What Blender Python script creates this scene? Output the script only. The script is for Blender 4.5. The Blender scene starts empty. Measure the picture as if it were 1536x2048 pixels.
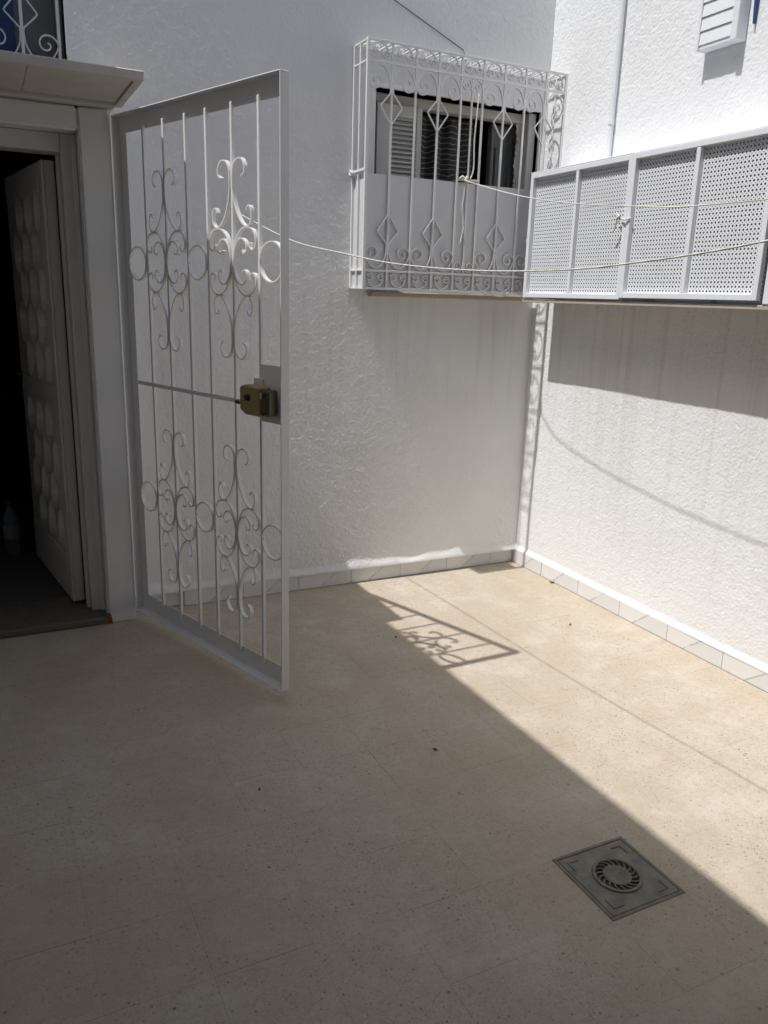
import bpy, bmesh, math, random
import numpy as np
from mathutils import Vector, Matrix

random.seed(7)
RNG = np.random.default_rng(11)
S = bpy.context.scene
COL = S.collection

# ------------------------------------------------------------------ camera
CAM = dict(f=1598.09, yaw=0.464455, pitch=0.262339, roll=0.031511, loc=(-2.74491, -3.73494, 1.5))
cam_d = bpy.data.cameras.new('camera'); cam = bpy.data.objects.new('camera', cam_d); COL.objects.link(cam)
cam_d.sensor_fit = 'VERTICAL'; cam_d.sensor_height = 36.0; cam_d.lens = CAM['f'] / 2048 * 36.0
cam_d.clip_start = 0.05; cam_d.clip_end = 500
_y, _p, _r = CAM['yaw'], CAM['pitch'], CAM['roll']
_f = Vector((math.sin(_y) * math.cos(_p), math.cos(_y) * math.cos(_p), -math.sin(_p)))
_rt = Vector((math.cos(_y), -math.sin(_y), 0)); _up = _rt.cross(_f)
_r2 = _rt * math.cos(_r) + _up * math.sin(_r); _u2 = -_rt * math.sin(_r) + _up * math.cos(_r)
m = Matrix((_r2, _u2, -_f)).transposed().to_4x4(); m.translation = Vector(CAM['loc']); cam.matrix_world = m
S.camera = cam

# ------------------------------------------------------------------ world, sun, exposure
SUN = Vector((0.505, 0.013, -1.0)).normalized()
elev = math.asin(-SUN.z); az = math.atan2(-SUN.x, -SUN.y)          # compass angle of the sun, clockwise from +y
w = bpy.data.worlds.new('World'); S.world = w; w.use_nodes = True
nt = w.node_tree; bg = nt.nodes['Background']
sky = nt.nodes.new('ShaderNodeTexSky'); sky.sky_type = 'NISHITA'; sky.sun_disc = False
sky.sun_elevation = elev; sky.sun_rotation = az; sky.air_density = 1.0; sky.dust_density = 3.0; sky.ozone_density = 1.0
nt.links.new(sky.outputs[0], bg.inputs[0]); bg.inputs[1].default_value = 0.122
sl = bpy.data.lights.new('sun', 'SUN'); sl.energy = 3.45; sl.angle = math.radians(0.55); sl.color = (1.0, 0.99, 0.97)
so = bpy.data.objects.new('sun', sl); COL.objects.link(so); so.location = (-8, 0, 14)
so.rotation_euler = SUN.to_track_quat('-Z', 'Y').to_euler()
S.view_settings.view_transform = 'Standard'; S.view_settings.look = 'None'
S.view_settings.exposure = 0.14; S.view_settings.gamma = 1.0; S.view_settings.use_curve_mapping = False
S.render.engine = 'CYCLES'
S.cycles.max_bounces = 10; S.cycles.diffuse_bounces = 6; S.cycles.transparent_max_bounces = 12

# ------------------------------------------------------------------ material helpers
def mat(name, col=(.8, .8, .8), rough=.6, metal=0.0, spec=.35):
    M = bpy.data.materials.new(name); M.use_nodes = True
    b = M.node_tree.nodes['Principled BSDF']
    b.inputs['Base Color'].default_value = (*col, 1); b.inputs['Roughness'].default_value = rough
    b.inputs['Metallic'].default_value = metal; b.inputs['Specular IOR Level'].default_value = spec
    return M
class N:
    def __init__(s, M): s.t = M.node_tree; s.b = s.t.nodes['Principled BSDF']
    def n(s, typ, **kw):
        x = s.t.nodes.new(typ)
        for k, v in kw.items():
            if k.startswith('i_'): 
                key = k[2:]; key = int(key) if key.isdigit() else key.replace('_', ' ')
                x.inputs[key].default_value = v
            else: setattr(x, k, v)
        return x
    def l(s, a, b): s.t.links.new(a, b)
    def pos(s, scale=(1, 1, 1)):
        g = s.n('ShaderNodeNewGeometry'); v = s.n('ShaderNodeVectorMath', operation='MULTIPLY'); v.inputs[1].default_value = scale
        s.l(g.outputs['Position'], v.inputs[0]); return v.outputs[0]
    def noise(s, vec, scale, detail=3, rough=.5):
        x = s.n('ShaderNodeTexNoise'); x.inputs['Scale'].default_value = scale; x.inputs['Detail'].default_value = detail
        x.inputs['Roughness'].default_value = rough
        s.l(vec, x.inputs['Vector']); return x.outputs['Fac']
    def ramp(s, fac, a, b, ca=(0, 0, 0, 1), cb=(1, 1, 1, 1)):
        x = s.n('ShaderNodeValToRGB'); e = x.color_ramp.elements
        e[0].position = a; e[1].position = b; e[0].color = ca; e[1].color = cb
        s.l(fac, x.inputs[0]); return x.outputs[0]
    def mix(s, fac, a, b, blend='MIX'):
        x = s.n('ShaderNodeMix', data_type='RGBA', blend_type=blend)
        for sock, v in ((x.inputs[0], fac), (x.inputs[6], a), (x.inputs[7], b)):
            if hasattr(v, 'links'): s.l(v, sock)
            elif isinstance(v, (int, float)): sock.default_value = v
            else: sock.default_value = (*v, 1)
        return x.outputs[2]
    def math(s, op, a, b=0.0):
        x = s.n('ShaderNodeMath', operation=op)
        for i, v in enumerate((a, b)):
            if hasattr(v, 'links'): s.l(v, x.inputs[i])
            else: x.inputs[i].default_value = v
        return x.outputs[0]
    def color(s, c): s.l(c, s.b.inputs['Base Color'])
    def bump(s, h, strength=.3, dist=.002):
        x = s.n('ShaderNodeBump'); x.inputs['Strength'].default_value = strength; x.inputs['Distance'].default_value = dist
        s.l(h, x.inputs['Height']); s.l(x.outputs[0], s.b.inputs['Normal'])
    def rough(s, r): s.l(r, s.b.inputs['Roughness'])

def plaster(name, col, stains):
    M = mat(name, col, 1.0, 0, .03); k = N(M); P = k.pos()
    c = k.mix(k.noise(P, 3.0, 4), [x * .93 for x in col], [min(1, x * 1.04) for x in col])
    c = k.mix(k.math('MULTIPLY', k.ramp(k.noise(P, 1.3, 6, .65), .52, .78), .35), c, [col[0] * .86, col[1] * .84, col[2] * .79])
    c = k.mix(k.math('MULTIPLY', k.ramp(k.noise(k.pos((1, 1, 1.6)), 2.1, 3, .5), .50, .56), .5), c, [x * .955 for x in col])
    c = k.mix(k.math('MULTIPLY', k.ramp(k.noise(P, 26, 5, .75), .60, .78), .25), c, [col[0] * .86, col[1] * .83, col[2] * .78])
    if stains:   # rain streaks running down under the sills, brown-grey dust
        sv = k.pos(stains['scale']); st = k.ramp(k.noise(sv, 1.0, 3, .6), .50, .72)
        sep = k.n('ShaderNodeSeparateXYZ'); k.l(k.pos(), sep.inputs[0])
        top = k.ramp(sep.outputs['Z'], stains['z0'], stains['z1'])
        cut = k.math('LESS_THAN', sep.outputs['Z'], stains['zt'])
        f = k.math('MULTIPLY', k.math('MULTIPLY', st, top), k.math('MULTIPLY', cut, stains['amt']))
        c = k.mix(f, c, (.46, .38, .27))
    # a little dust where the plaster meets the floor
    k.color(c)
    k.bump(k.noise(P, 420, 2), .25, .0012)
    return M

def painted(name, col, rough=.42, amt=.10, scale=14):
    M = mat(name, col, rough, 0, .45); k = N(M); P = k.pos()
    c = k.mix(k.noise(P, scale, 5, .6), [x * (1 - amt) for x in col], [min(1, x * 1.03) for x in col])
    c = k.mix(k.math('MULTIPLY', k.ramp(k.noise(P, 55, 6, .75), .66, .74), .55), c, [col[0] * .55, col[1] * .47, col[2] * .38])
    k.color(c); k.rough(k.ramp(k.noise(P, 30, 3), .2, .8, (rough - .1,) * 3 + (1,), (rough + .15,) * 3 + (1,)))
    k.bump(k.noise(P, 160, 3), .15, .001)
    return M

MT = {}
MT['plaster_back'] = plaster('plaster_back', (.86, .865, .87), dict(scale=(22, 1, .9), z0=.9, z1=1.55, zt=1.52, amt=.16))
MT['plaster_right'] = plaster('plaster_right', (.85, .86, .87), dict(scale=(1, 24, .55), z0=.1, z1=1.6, zt=1.53, amt=.26))
MT['plaster_plain'] = plaster('plaster_plain', (.82, .825, .825), None)
MT['plaster_dull'] = plaster('plaster_dull', (.30, .28, .25), None)
MT['white_metal'] = painted('white_metal', (.84, .84, .83))
MT['sheet_white'] = painted('sheet_white', (.72, .735, .755), .5, .12, 9)
MT['cab_white'] = painted('cab_white', (.82, .84, .875), .5, .08, 20)
MT['door_paint'] = painted('door_paint', (.68, .67, .64), .5, .16, 8)
MT['frame_paint'] = painted('frame_paint', (.74, .73, .70), .5, .14, 10)
MT['cornice'] = painted('canopy_paint', (.74, .70, .63), .6, .28, 9)
MT['shutter_paint'] = painted('shutter_paint', (.66, .65, .62), .5, .12, 12)
MT['blue_paint'] = painted('blue_paint', (.03, .07, .20), .45, .2, 9)
MT['grey_board'] = painted('grey_board', (.20, .215, .215), .6, .15, 9)
MT['stone_sill'] = painted('stone_sill', (.52, .46, .38), .7, .2, 40)
MT['marble_step'] = painted('marble_step', (.17, .15, .125), .45, .25, 12)
MT['terracotta'] = painted('terracotta', (.22, .105, .05), .85, .25, 40)
MT['concrete'] = painted('concrete', (.42, .40, .37), .9, .15, 6)
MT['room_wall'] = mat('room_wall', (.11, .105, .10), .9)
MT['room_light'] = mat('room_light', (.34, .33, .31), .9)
MT['mortar_dirt'] = painted('mortar_dirt', (.34, .275, .21), .95, .3, 60)
MT['blue_grey'] = painted('blue_grey', (.17, .19, .25), .7, .2, 9)  # dark tone standing in for shade inside the cabinet
MT['black'] = mat('black_plastic', (.018, .018, .02), .35, 0, .5)
MT['steel'] = mat('worn_steel', (.13, .115, .08), .5, .6)
MT['glass'] = mat('window_glass', (.05, .055, .06), .06, 0, .5)
MT['leaf'] = painted('dry_leaf', (.13, .095, .06), .9, .3, 60)
MT['bottle'] = mat('bottle_plastic', (.35, .42, .48), .15); MT['bottle'].node_tree.nodes['Principled BSDF'].inputs['Transmission Weight'].default_value = .6
MT['bottle_label'] = mat('bottle_label', (.30, .31, .33), .5)
MT['red_cap'] = mat('red_cap', (.16, .02, .02), .4)
M = MT['rope'] = mat('rope_cord', (.78, .75, .68), .85); k = N(M); P = k.pos()
wv = k.n('ShaderNodeTexWave'); wv.inputs['Scale'].default_value = 90; k.l(P, wv.inputs['Vector'])
k.color(k.mix(wv.outputs['Fac'], (.62, .60, .55), (.78, .76, .71))); k.bump(wv.outputs['Fac'], .6, .001)
MT['wire'] = mat('dark_wire', (.10, .10, .11), .6)
M = MT['lock'] = mat('lock_bronze', (.19, .135, .05), .45, .15); k = N(M); P = k.pos()
k.color(k.mix(k.noise(P, 40, 4), (.33, .25, .115), (.42, .33, .16))); k.bump(k.noise(P, 300, 2), .1, .001)
M = MT['drain'] = mat('drain_plastic', (.10, .105, .095), .55, 0, .4); k = N(M); P = k.pos()
k.color(k.mix(k.ramp(k.noise(P, 18, 5, .65), .35, .7), (.15, .15, .14), (.29, .265, .21))); k.bump(k.noise(P, 240, 3), .2, .001)
M = MT['drain_rim'] = mat('drain_rim', (.2, .18, .13), .7); k = N(M); P = k.pos()
k.color(k.mix(k.ramp(k.noise(P, 30, 5, .65), .35, .7), (.16, .155, .125), (.27, .25, .19)))

# terrazzo tiles: cream cement with small chips, worn and dusty
def terrazzo():
    M = mat('terrazzo', (.5, .43, .35), .55, 0, .35); k = N(M); P = k.pos()
    info = k.n('ShaderNodeObjectInfo')
    base = k.mix(k.noise(P, 1.6, 5, .6), (.49, .43, .345), (.57, .515, .43))
    base = k.mix(k.math('MULTIPLY', info.outputs['Random'], .38), base, (.47, .40, .315))
    def chips(scale, lo, hi, col, base, thr):
        v = k.n('ShaderNodeTexVoronoi'); v.inputs['Scale'].default_value = scale; k.l(P, v.inputs['Vector'])
        sel = k.n('ShaderNodeSeparateColor'); k.l(v.outputs['Color'], sel.inputs[0])
        m1 = k.ramp(v.outputs['Distance'], lo, hi, (1, 1, 1, 1), (0, 0, 0, 1))
        m2 = k.math('LESS_THAN', sel.outputs[0], thr)
        return k.mix(k.math('MULTIPLY', m1, m2), base, col)
    c = chips(150, .30, .52, (.58, .52, .43), base, .50)
    c = chips(120, .28, .48, (.43, .355, .27), c, .30)
    c = chips(85, .18, .32, (.22, .185, .15), c, .15)
    c = chips(46, .14, .24, (.20, .165, .13), c, .10)
    c = chips(220, .30, .5, (.45, .375, .29), c, .45)
    # dusty and damp patches
    c = k.mix(k.math('MULTIPLY', k.ramp(k.noise(P, 2.3, 6, .7), .48, .70), .45), c, (.42, .345, .255))
    c = k.mix(k.math('MULTIPLY', k.ramp(k.noise(P, 5.5, 5, .7), .48, .66), .55), c, (.63, .575, .50))
    c = k.mix(k.math('MULTIPLY', k.ramp(k.noise(P, .9, 5, .62), .42, .62), .5), c, (.43, .36, .265))
    c = k.mix(k.math('MULTIPLY', k.ramp(k.noise(k.pos((1, 1, 7)), 3.7, 6, .72), .50, .66), .35), c, (.46, .36, .26))
    c = k.mix(k.math('MULTIPLY', k.ramp(k.noise(P, 34, 4, .75), .50, .72), .42), c, (.35, .30, .23))
    k.color(c); k.rough(k.ramp(k.noise(P, 6, 4), .3, .7, (.42,) * 3 + (1,), (.68,) * 3 + (1,)))
    k.bump(k.noise(P, 220, 3), .12, .001)
    return M
MT['terrazzo'] = terrazzo()
M = MT['joint'] = mat('joint_mortar', (.44, .375, .295), .95)

# glazed skirting: pale grey tile with one dark diagonal stroke across it
M = MT['skirting'] = mat('skirting_glaze', (.78, .78, .78), .32, 0, .45); k = N(M)
tc = k.n('ShaderNodeTexCoord'); sep = k.n('ShaderNodeSeparateXYZ'); k.l(tc.outputs['Object'], sep.inputs[0])
d = k.math('SUBTRACT', sep.outputs['X'], k.math('ADD', k.math('MULTIPLY', sep.outputs['Z'], 1.25), k.math('ADD', k.math('MULTIPLY', k.n('ShaderNodeObjectInfo').outputs['Random'], .03), .095)))
wob = k.math('MULTIPLY', k.math('SUBTRACT', k.noise(k.pos(), 30, 3), .5), .012); d = k.math('ADD', d, wob)
line = k.ramp(k.math('ABSOLUTE', d), .003, .008, (1, 1, 1, 1), (0, 0, 0, 1))
brk = k.ramp(k.noise(k.pos((1, 1, 1)), 24, 2), .30, .5)
side = k.math('GREATER_THAN', d, 0.0)
c = k.mix(side, (.80, .80, .79), (.745, .75, .75))
c = k.mix(k.math('MULTIPLY', k.noise(k.pos(), 16, 5, .65), .3), c, (.66, .65, .62))
k.color(k.mix(k.math('MULTIPLY', line, k.math('MULTIPLY', brk, .62)), c, (.36, .36, .37)))

# sheer curtain with wavy woven threads
M = MT['curtain'] = mat('lace_curtain', (.10, .105, .10), .9); k = N(M)
wv = k.n('ShaderNodeTexWave', bands_direction='Z'); wv.inputs['Scale'].default_value = 12; wv.inputs['Distortion'].default_value = 3.5; wv.inputs['Detail'].default_value = 1.0
wv.inputs['Detail Scale'].default_value = 1.2
k.l(k.pos((1.2, 1, 1)), wv.inputs['Vector'])
k.color(k.mix(k.ramp(wv.outputs['Fac'], .90, .98), (.07, .075, .07), (.38, .38, .35)))
MT['lace'] = painted('white_lace', (.72, .71, .68), .9, .1, 40)

# ------------------------------------------------------------------ mesh helpers
class MB:
    def __init__(s): s.v = []; s.f = []
    def add(s, vs, fs):
        o = len(s.v); s.v += [tuple(v) for v in vs]; s.f += [tuple(i + o for i in f) for f in fs]; return s
    def box(s, a, b):
        (x0, y0, z0), (x1, y1, z1) = [min(p, q) for p, q in zip(a, b)], [max(p, q) for p, q in zip(a, b)]
        return s.add([(x0, y0, z0), (x1, y0, z0), (x1, y1, z0), (x0, y1, z0), (x0, y0, z1), (x1, y0, z1), (x1, y1, z1), (x0, y1, z1)],
                     [(0, 3, 2, 1), (4, 5, 6, 7), (0, 1, 5, 4), (1, 2, 6, 5), (2, 3, 7, 6), (3, 0, 4, 7)])
    def prism(s, poly, axis, a, b):
        """extrude a 2D polygon along axis ('x','y','z') from a to b"""
        def mk(p, t): return {'x': (t, p[0], p[1]), 'y': (p[0], t, p[1]), 'z': (p[0], p[1], t)}[axis]
        n = len(poly); vs = [mk(p, a) for p in poly] + [mk(p, b) for p in poly]
        fs = [tuple(range(n))[::-1], tuple(range(n, 2 * n))] + [(i, (i + 1) % n, n + (i + 1) % n, n + i) for i in range(n)]
        return s.add(vs, fs)
    def strip(s, pts, t, d0, d1, plane='xz'):
        """flat iron strip: in-plane thickness t, from depth d0 to d1 along the plane's normal"""
        P = np.array(pts, float); T = np.gradient(P, axis=0); T /= np.maximum(np.linalg.norm(T, axis=1), 1e-9)[:, None]
        Nn = np.stack([-T[:, 1], T[:, 0]], 1); A = P + Nn * t / 2; B = P - Nn * t / 2; vs = []
        def mk(p, d): return {'xz': (p[0], d, p[1]), 'yz': (d, p[0], p[1]), 'xy': (p[0], p[1], d)}[plane]
        for a, b in zip(A, B): vs += [mk(a, d0), mk(b, d0), mk(b, d1), mk(a, d1)]
        n = len(P); fs = [(0, 1, 2, 3), tuple(4 * (n - 1) + i for i in (3, 2, 1, 0))]
        for i in range(n - 1):
            for j in range(4): fs.append((4 * i + j, 4 * i + (j + 1) % 4, 4 * i + 4 + (j + 1) % 4, 4 * i + 4 + j))
        return s.add(vs, fs)
    def tube(s, pts, r, n=8, cap=True):
        P = [Vector(p) for p in pts]; vs = []; prev = None
        for i, p in enumerate(P):
            t = (P[min(i + 1, len(P) - 1)] - P[max(i - 1, 0)]).normalized()
            if prev is None: a = t.orthogonal().normalized()
            else: a = (prev - t * prev.dot(t)).normalized()
            prev = a; b = t.cross(a); rr = r[i] if isinstance(r, (list, tuple)) else r
            for k_ in range(n):
                an = 2 * math.pi * k_ / n; vs.append(p + (a * math.cos(an) + b * math.sin(an)) * rr)
        fs = []
        for i in range(len(P) - 1):
            for k_ in range(n): fs.append((i * n + k_, i * n + (k_ + 1) % n, (i + 1) * n + (k_ + 1) % n, (i + 1) * n + k_))
        if cap: fs += [tuple(range(n))[::-1], tuple(range((len(P) - 1) * n, len(P) * n))]
        return s.add(vs, fs)
    def lathe(s, prof, c, n=20):
        vs = []; fs = []
        for r, z in prof:
            for k_ in range(n):
                an = 2 * math.pi * k_ / n; vs.append((c[0] + r * math.cos(an), c[1] + r * math.sin(an), c[2] + z))
        for i in range(len(prof) - 1):
            for k_ in range(n): fs.append((i * n + k_, i * n + (k_ + 1) % n, (i + 1) * n + (k_ + 1) % n, (i + 1) * n + k_))
        fs += [tuple(range(n))[::-1], tuple(range((len(prof) - 1) * n, len(prof) * n))]
        return s.add(vs, fs)
    def mesh(s, name, bevel=0.0, smooth=False, off=(0, 0, 0), seg=1):
        me = bpy.data.meshes.new(name)
        me.from_pydata([(v[0] - off[0], v[1] - off[1], v[2] - off[2]) for v in s.v], [], s.f)
        bm = bmesh.new(); bm.from_mesh(me); bmesh.ops.recalc_face_normals(bm, faces=bm.faces)
        if bevel > 0:
            ed = [e for e in bm.edges if len(e.link_faces) == 2 and e.calc_face_angle(0) > .5]
            bmesh.ops.bevel(bm, geom=ed, offset=bevel, segments=seg, affect='EDGES', clamp_overlap=True)
        bm.to_mesh(me); bm.free()
        if smooth:
            me.shade_smooth()
            if smooth == 'angle': me.set_sharp_from_angle(angle=math.radians(40))
        return me
    def build(s, name, m, parent=None, bevel=0.0, smooth=False, off=None, seg=1):
        if off is None: off = (0, 0, 0) if parent is None else ORG.get(top(parent).name, (0, 0, 0))
        return obj(name, s.mesh(name, bevel, smooth, off, seg), m, parent)
ORG = {}
def top(o):
    while o.parent: o = o.parent
    return o
def obj(name, me, m, parent=None, loc=None):
    o = bpy.data.objects.new(name, me); COL.objects.link(o)
    if m and not me.materials: me.materials.append(MT[m])
    if parent: o.parent = parent
    if loc is not None: o.location = loc
    return o
def tag(o, label, cat, group=None):
    o['label'] = label; o['category'] = cat
    if group: o['group'] = group
    return o
def thing(name, loc, label, cat, rz=0.0, group=None, local=False):
    o = bpy.data.objects.new(name, None); COL.objects.link(o); o.location = loc; o.rotation_euler = (0, 0, rz)
    o.empty_display_size = .1
    ORG[o.name] = (0, 0, 0) if local else tuple(loc)
    return tag(o, label, cat, group)
def spline(pts, n=8):
    P = [np.array(p, float) for p in pts]; P = [2 * P[0] - P[1]] + P + [2 * P[-1] - P[-2]]; out = []
    for i in range(1, len(P) - 2):
        for j in range(n):
            t = j / n
            out.append(.5 * (2 * P[i] + (P[i + 1] - P[i - 1]) * t + (2 * P[i - 1] - 5 * P[i] + 4 * P[i + 1] - P[i + 2]) * t * t + (3 * P[i] - P[i - 1] - 3 * P[i + 1] + P[i + 2]) * t ** 3))
    out.append(P[-2]); return [tuple(p) for p in out]
def spiral(c, r0, r1, a0, a1, n=26):
    return [(c[0] + (r0 + (r1 - r0) * i / n) * math.cos(math.radians(a0 + (a1 - a0) * i / n)), c[1] + (r0 + (r1 - r0) * i / n) * math.sin(math.radians(a0 + (a1 - a0) * i / n))) for i in range(n + 1)]

# band-pass noise for plaster relief
def band(nx, ny, d, wl, bw=.45, seed=0):
    g = np.random.default_rng(seed).standard_normal((nx, ny)); F = np.fft.rfft2(g)
    kx = np.fft.fftfreq(nx, d)[:, None]; ky = np.fft.rfftfreq(ny, d)[None, :]; kk = np.hypot(kx, ky) + 1e-9
    F *= np.exp(-.5 * (np.log(kk * wl) / bw) ** 2) / kk; r = np.fft.irfft2(F, (nx, ny)); return r / r.std()
def sstep(a, b, x): t = np.clip((x - a) / (b - a), 0, 1); return t * t * (3 - 2 * t)
def axis_pts(brk, step):
    out = [brk[0]]
    for a, b in zip(brk[:-1], brk[1:]): out += list(np.linspace(a, b, max(1, int(round(abs(b - a) / step))) + 1)[1:])
    return np.array(out)
def relief_wall(name, ubrk, zbrk, step, holes, plane, shape, seed, amp, m, parent, rough=None):
    us = axis_pts(ubrk, step); zs = axis_pts(zbrk, step); U, Z = np.meshgrid(us, zs, indexing='ij')
    nx, nz = 1024, 1024; d = .004
    n1 = band(nx, nz, d, .015, .7, seed); n2 = band(nx, nz, d, .010, .6, seed + 1); n3 = band(nx, nz, d, .06, .7, seed + 2)
    iu = np.round((U - us[0]) / d).astype(int) % nx; iz = np.round((Z - zs[0]) / d).astype(int) % nz
    h = amp * (.65 * np.tanh(1.3 * n1[iu, iz]) + .5 * n2[iu, iz] + .35 * n3[iu, iz]); h = h - h.min() * .0
    fade = np.ones_like(U)
    for (a, b, c, e) in holes:
        du = np.maximum(np.maximum(a - U, U - b), 0); dz = np.maximum(np.maximum(c - Z, Z - e), 0); fade *= sstep(0, .02, np.hypot(du, dz))
    if rough is not None: h = h * rough(U, Z)
    base = shape(U, Z); mask = sstep(.085, .112, Z)              # the cove is trowelled smooth
    D = base + h * fade * (.15 + .85 * mask)
    V = np.empty((U.size, 3), np.float32)
    if plane == 'y': V[:, 0] = U.ravel(); V[:, 1] = -D.ravel(); V[:, 2] = Z.ravel()
    else: V[:, 0] = -D.ravel(); V[:, 1] = U.ravel(); V[:, 2] = Z.ravel()
    nu, nzv = U.shape; idx = np.arange(U.size).reshape(nu, nzv)
    q = np.stack([idx[:-1, :-1], idx[1:, :-1], idx[1:, 1:], idx[:-1, 1:]], -1).reshape(-1, 4)
    uc = ((us[:-1] + us[1:]) / 2)[:, None] * np.ones((1, nzv - 1)); zc = ((zs[:-1] + zs[1:]) / 2)[None, :] * np.ones((nu - 1, 1))
    keep = np.ones_like(uc, bool)
    for (a, b, c, e) in holes: keep &= ~((uc > a) & (uc < b) & (zc > c) & (zc < e))
    q = q[keep.ravel()]
    if (plane == 'x') != (us[1] < us[0]): q = q[:, ::-1]
    me = bpy.data.meshes.new(name); me.vertices.add(len(V)); me.vertices.foreach_set('co', V.ravel())
    me.loops.add(q.size); me.loops.foreach_set('vertex_index', q.ravel().astype(np.int32))
    me.polygons.add(len(q)); me.polygons.foreach_set('loop_start', np.arange(0, q.size, 4, dtype=np.int32))
    me.update(calc_edges=True); me.shade_smooth()
    return obj(name, me, m, parent)

# ------------------------------------------------------------------ ground and floor
g = MB(); g.box((-40, -40, -.30), (40, 40, -.031)).build('ground', 'concrete')['kind'] = 'structure'
floor = MB().box((-4.4, -4.9, -.03), (0.0, 0.02, -.0016)).build('floor', 'joint'); floor['kind'] = 'structure'
PT = .239; TX0 = -1.2035; TY0 = -2.2615
tile_me = []
for v in range(4):
    ga = (.0001, .0001, .00015, .0004)[v]; mb = MB().box((ga, ga, -.02), (PT - ga, PT - ga, 0)); tile_me.append(mb.mesh('floor_tile', 0))
rr = random.Random(3)
for i in range(-10, 6):
    for j in range(-8, 10):
        x0 = TX0 + i * PT; y0 = TY0 + j * PT
        if x0 > -.02 or y0 > -.01 or (i == -1 and j == -1): continue
        x1, y1 = x0 + PT, y0 + PT
        dz = rr.uniform(-.0003, .0); 
        if x1 > 0 or y1 > 0:
            me = MB().box((.00025, .00025, -.02), (min(PT, -x0) - .00025, min(PT, -y0) - .00025, 0)).mesh('floor_tile', .0003)
        else: me = tile_me[rr.randrange(4)]
        o = obj('floor_tile', me, 'terrazzo', floor, (x0, y0, dz)); o.rotation_euler = (rr.uniform(-.0003, .0003), rr.uniform(-.0003, .0003), 0)

# ------------------------------------------------------------------ house wall (behind the gate and window)
DOOR = (-3.32, -2.325, -.1, 2.105); WIN = (-.985, -.035, 1.56, 2.452); UPW = (-3.3, -2.343, 2.31, 3.15)
wall = tag(MB().box((-6.4, .205, 0), (-3.33, .21, .01)).build('house_wall', 'plaster_back'), 'white rough plaster house wall with doorway and caged window', 'wall')
def back_shape(U, Z):
    b = .003 * np.sin(U * 3.1 + 1.0) * np.cos(Z * 2.3 + .4) + .0015 * np.sin(U * 9 + Z * 5)
    b = b + .021 * sstep(-1.60, -.62, U) * (1 - sstep(.30, 2.3, Z))        # the wall swells gently low down
    b = b + .006 * sstep(-2.2, -.5, U) * sstep(2.62, 2.85, Z)
    b = b + .014 * (1 - sstep(.082, .128 + .010 * np.sin(U * 11) + .006 * np.sin(U * 29), Z))   # flare over the skirting
    return b + .002
def back_rough(U, Z):      # hand-thrown plaster: coarser in places
    w_ = .12 * np.sin(U * 7 + 2 * Z) + .10 * np.sin(Z * 9 - 3 * U)
    low = sstep(-1.72, -1.45, U + w_ * .5) * (1 - sstep(-1.05, -.72, U + w_)) * (1 - sstep(.78, 1.0, Z + w_))
    corner = sstep(-.25, -.1, U) * (1 - sstep(.25, .45, Z + w_)); hi = sstep(2.66, 2.82, Z + w_ * .6) * sstep(-2.3, -1.9, U)
    return 1 + .75 * low + 1.0 * corner + .6 * hi
relief_wall('plaster_face', [-2.62, -2.343, -2.325, -.985, -.035, 0.0], [.08, .125, 1.56, 2.105, 2.31, 2.452, 3.15, 3.45], .0045, [DOOR, WIN, UPW], 'y', back_shape, 21, .00058, 'plaster_back', wall, back_rough)
wb = MB()
xs = [-6.4, -3.32, -3.3, -2.343, -2.325, -.985, -.035, .25]; zs = [0, 1.56, 2.105, 2.31, 2.452, 3.15, 6.0]
for a, b in zip(xs[:-1], xs[1:]):
    for c, e in zip(zs[:-1], zs[1:]):
        xc, zc = (a + b) / 2, (c + e) / 2
        if any(h[0] < xc < h[1] and h[2] < zc < h[3] for h in (DOOR, WIN, UPW)): continue
        wb.box((a, .012, c), (b, .24, e))
wb.build('wall_core', 'plaster_back', wall)
# plaster reveals of the openings
for (a, b, c, e), nm in ((WIN, 'reveal'), (UPW, 'reveal')):
    MB().box((a - .012, -.001, c), (a, .2, e)).build(nm, 'plaster_back', wall); MB().box((b, -.001, c), (b + .012, .2, e)).build(nm, 'plaster_back', wall)
    MB().box((a - .012, -.002, e), (b + .012, .2, e + .012)).build(nm, 'plaster_back', wall)
SK = .080
def skirt_mesh(L): return MB().box((.001, -.012, .001), (L - .001, .004, SK)).mesh('skirting_tile', .0012)
sk_full = skirt_mesh(.2985)
for i in range(8):
    x0 = -.172 - .2985 * (i + 1)
    if x0 < -2.21: break
    obj('skirting_tile', sk_full, 'skirting', wall, (x0, -.002, .001))
obj('skirting_tile', skirt_mesh(.158), 'skirting', wall, (-.172, -.002, .001))
# stone sill under the caged window
MB().box((-1.005, -.052, 1.503), (-.03, .04, 1.527)).build('window_sill', 'stone_sill', wall, .003)

# rooms behind the openings, closed and dark
rm = MB()
def room(x0, x1, y0, y1, z0, z1):
    t = .1; r_ = MB()
    r_.box((x0 - t, y0, z0 - t), (x0, y1, z1 + t)).box((x1, y0, z0 - t), (x1 + t, y1, z1 + t)).box((x0 - t, y1, z0 - t), (x1 + t, y1 + t, z1 + t))
    r_.box((x0, y0, z0 - t), (x1, y1, z0)).box((x0, y0, z1), (x1, y1, z1 + t)); return r_
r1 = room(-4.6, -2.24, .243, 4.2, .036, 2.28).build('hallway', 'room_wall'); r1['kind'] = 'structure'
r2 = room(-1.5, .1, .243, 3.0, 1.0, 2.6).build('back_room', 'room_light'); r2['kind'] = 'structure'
r3 = room(-3.5, -2.2, .243, 2.0, 2.42, 3.4).build('upper_room', 'room_wall'); r3['kind'] = 'structure'

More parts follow.
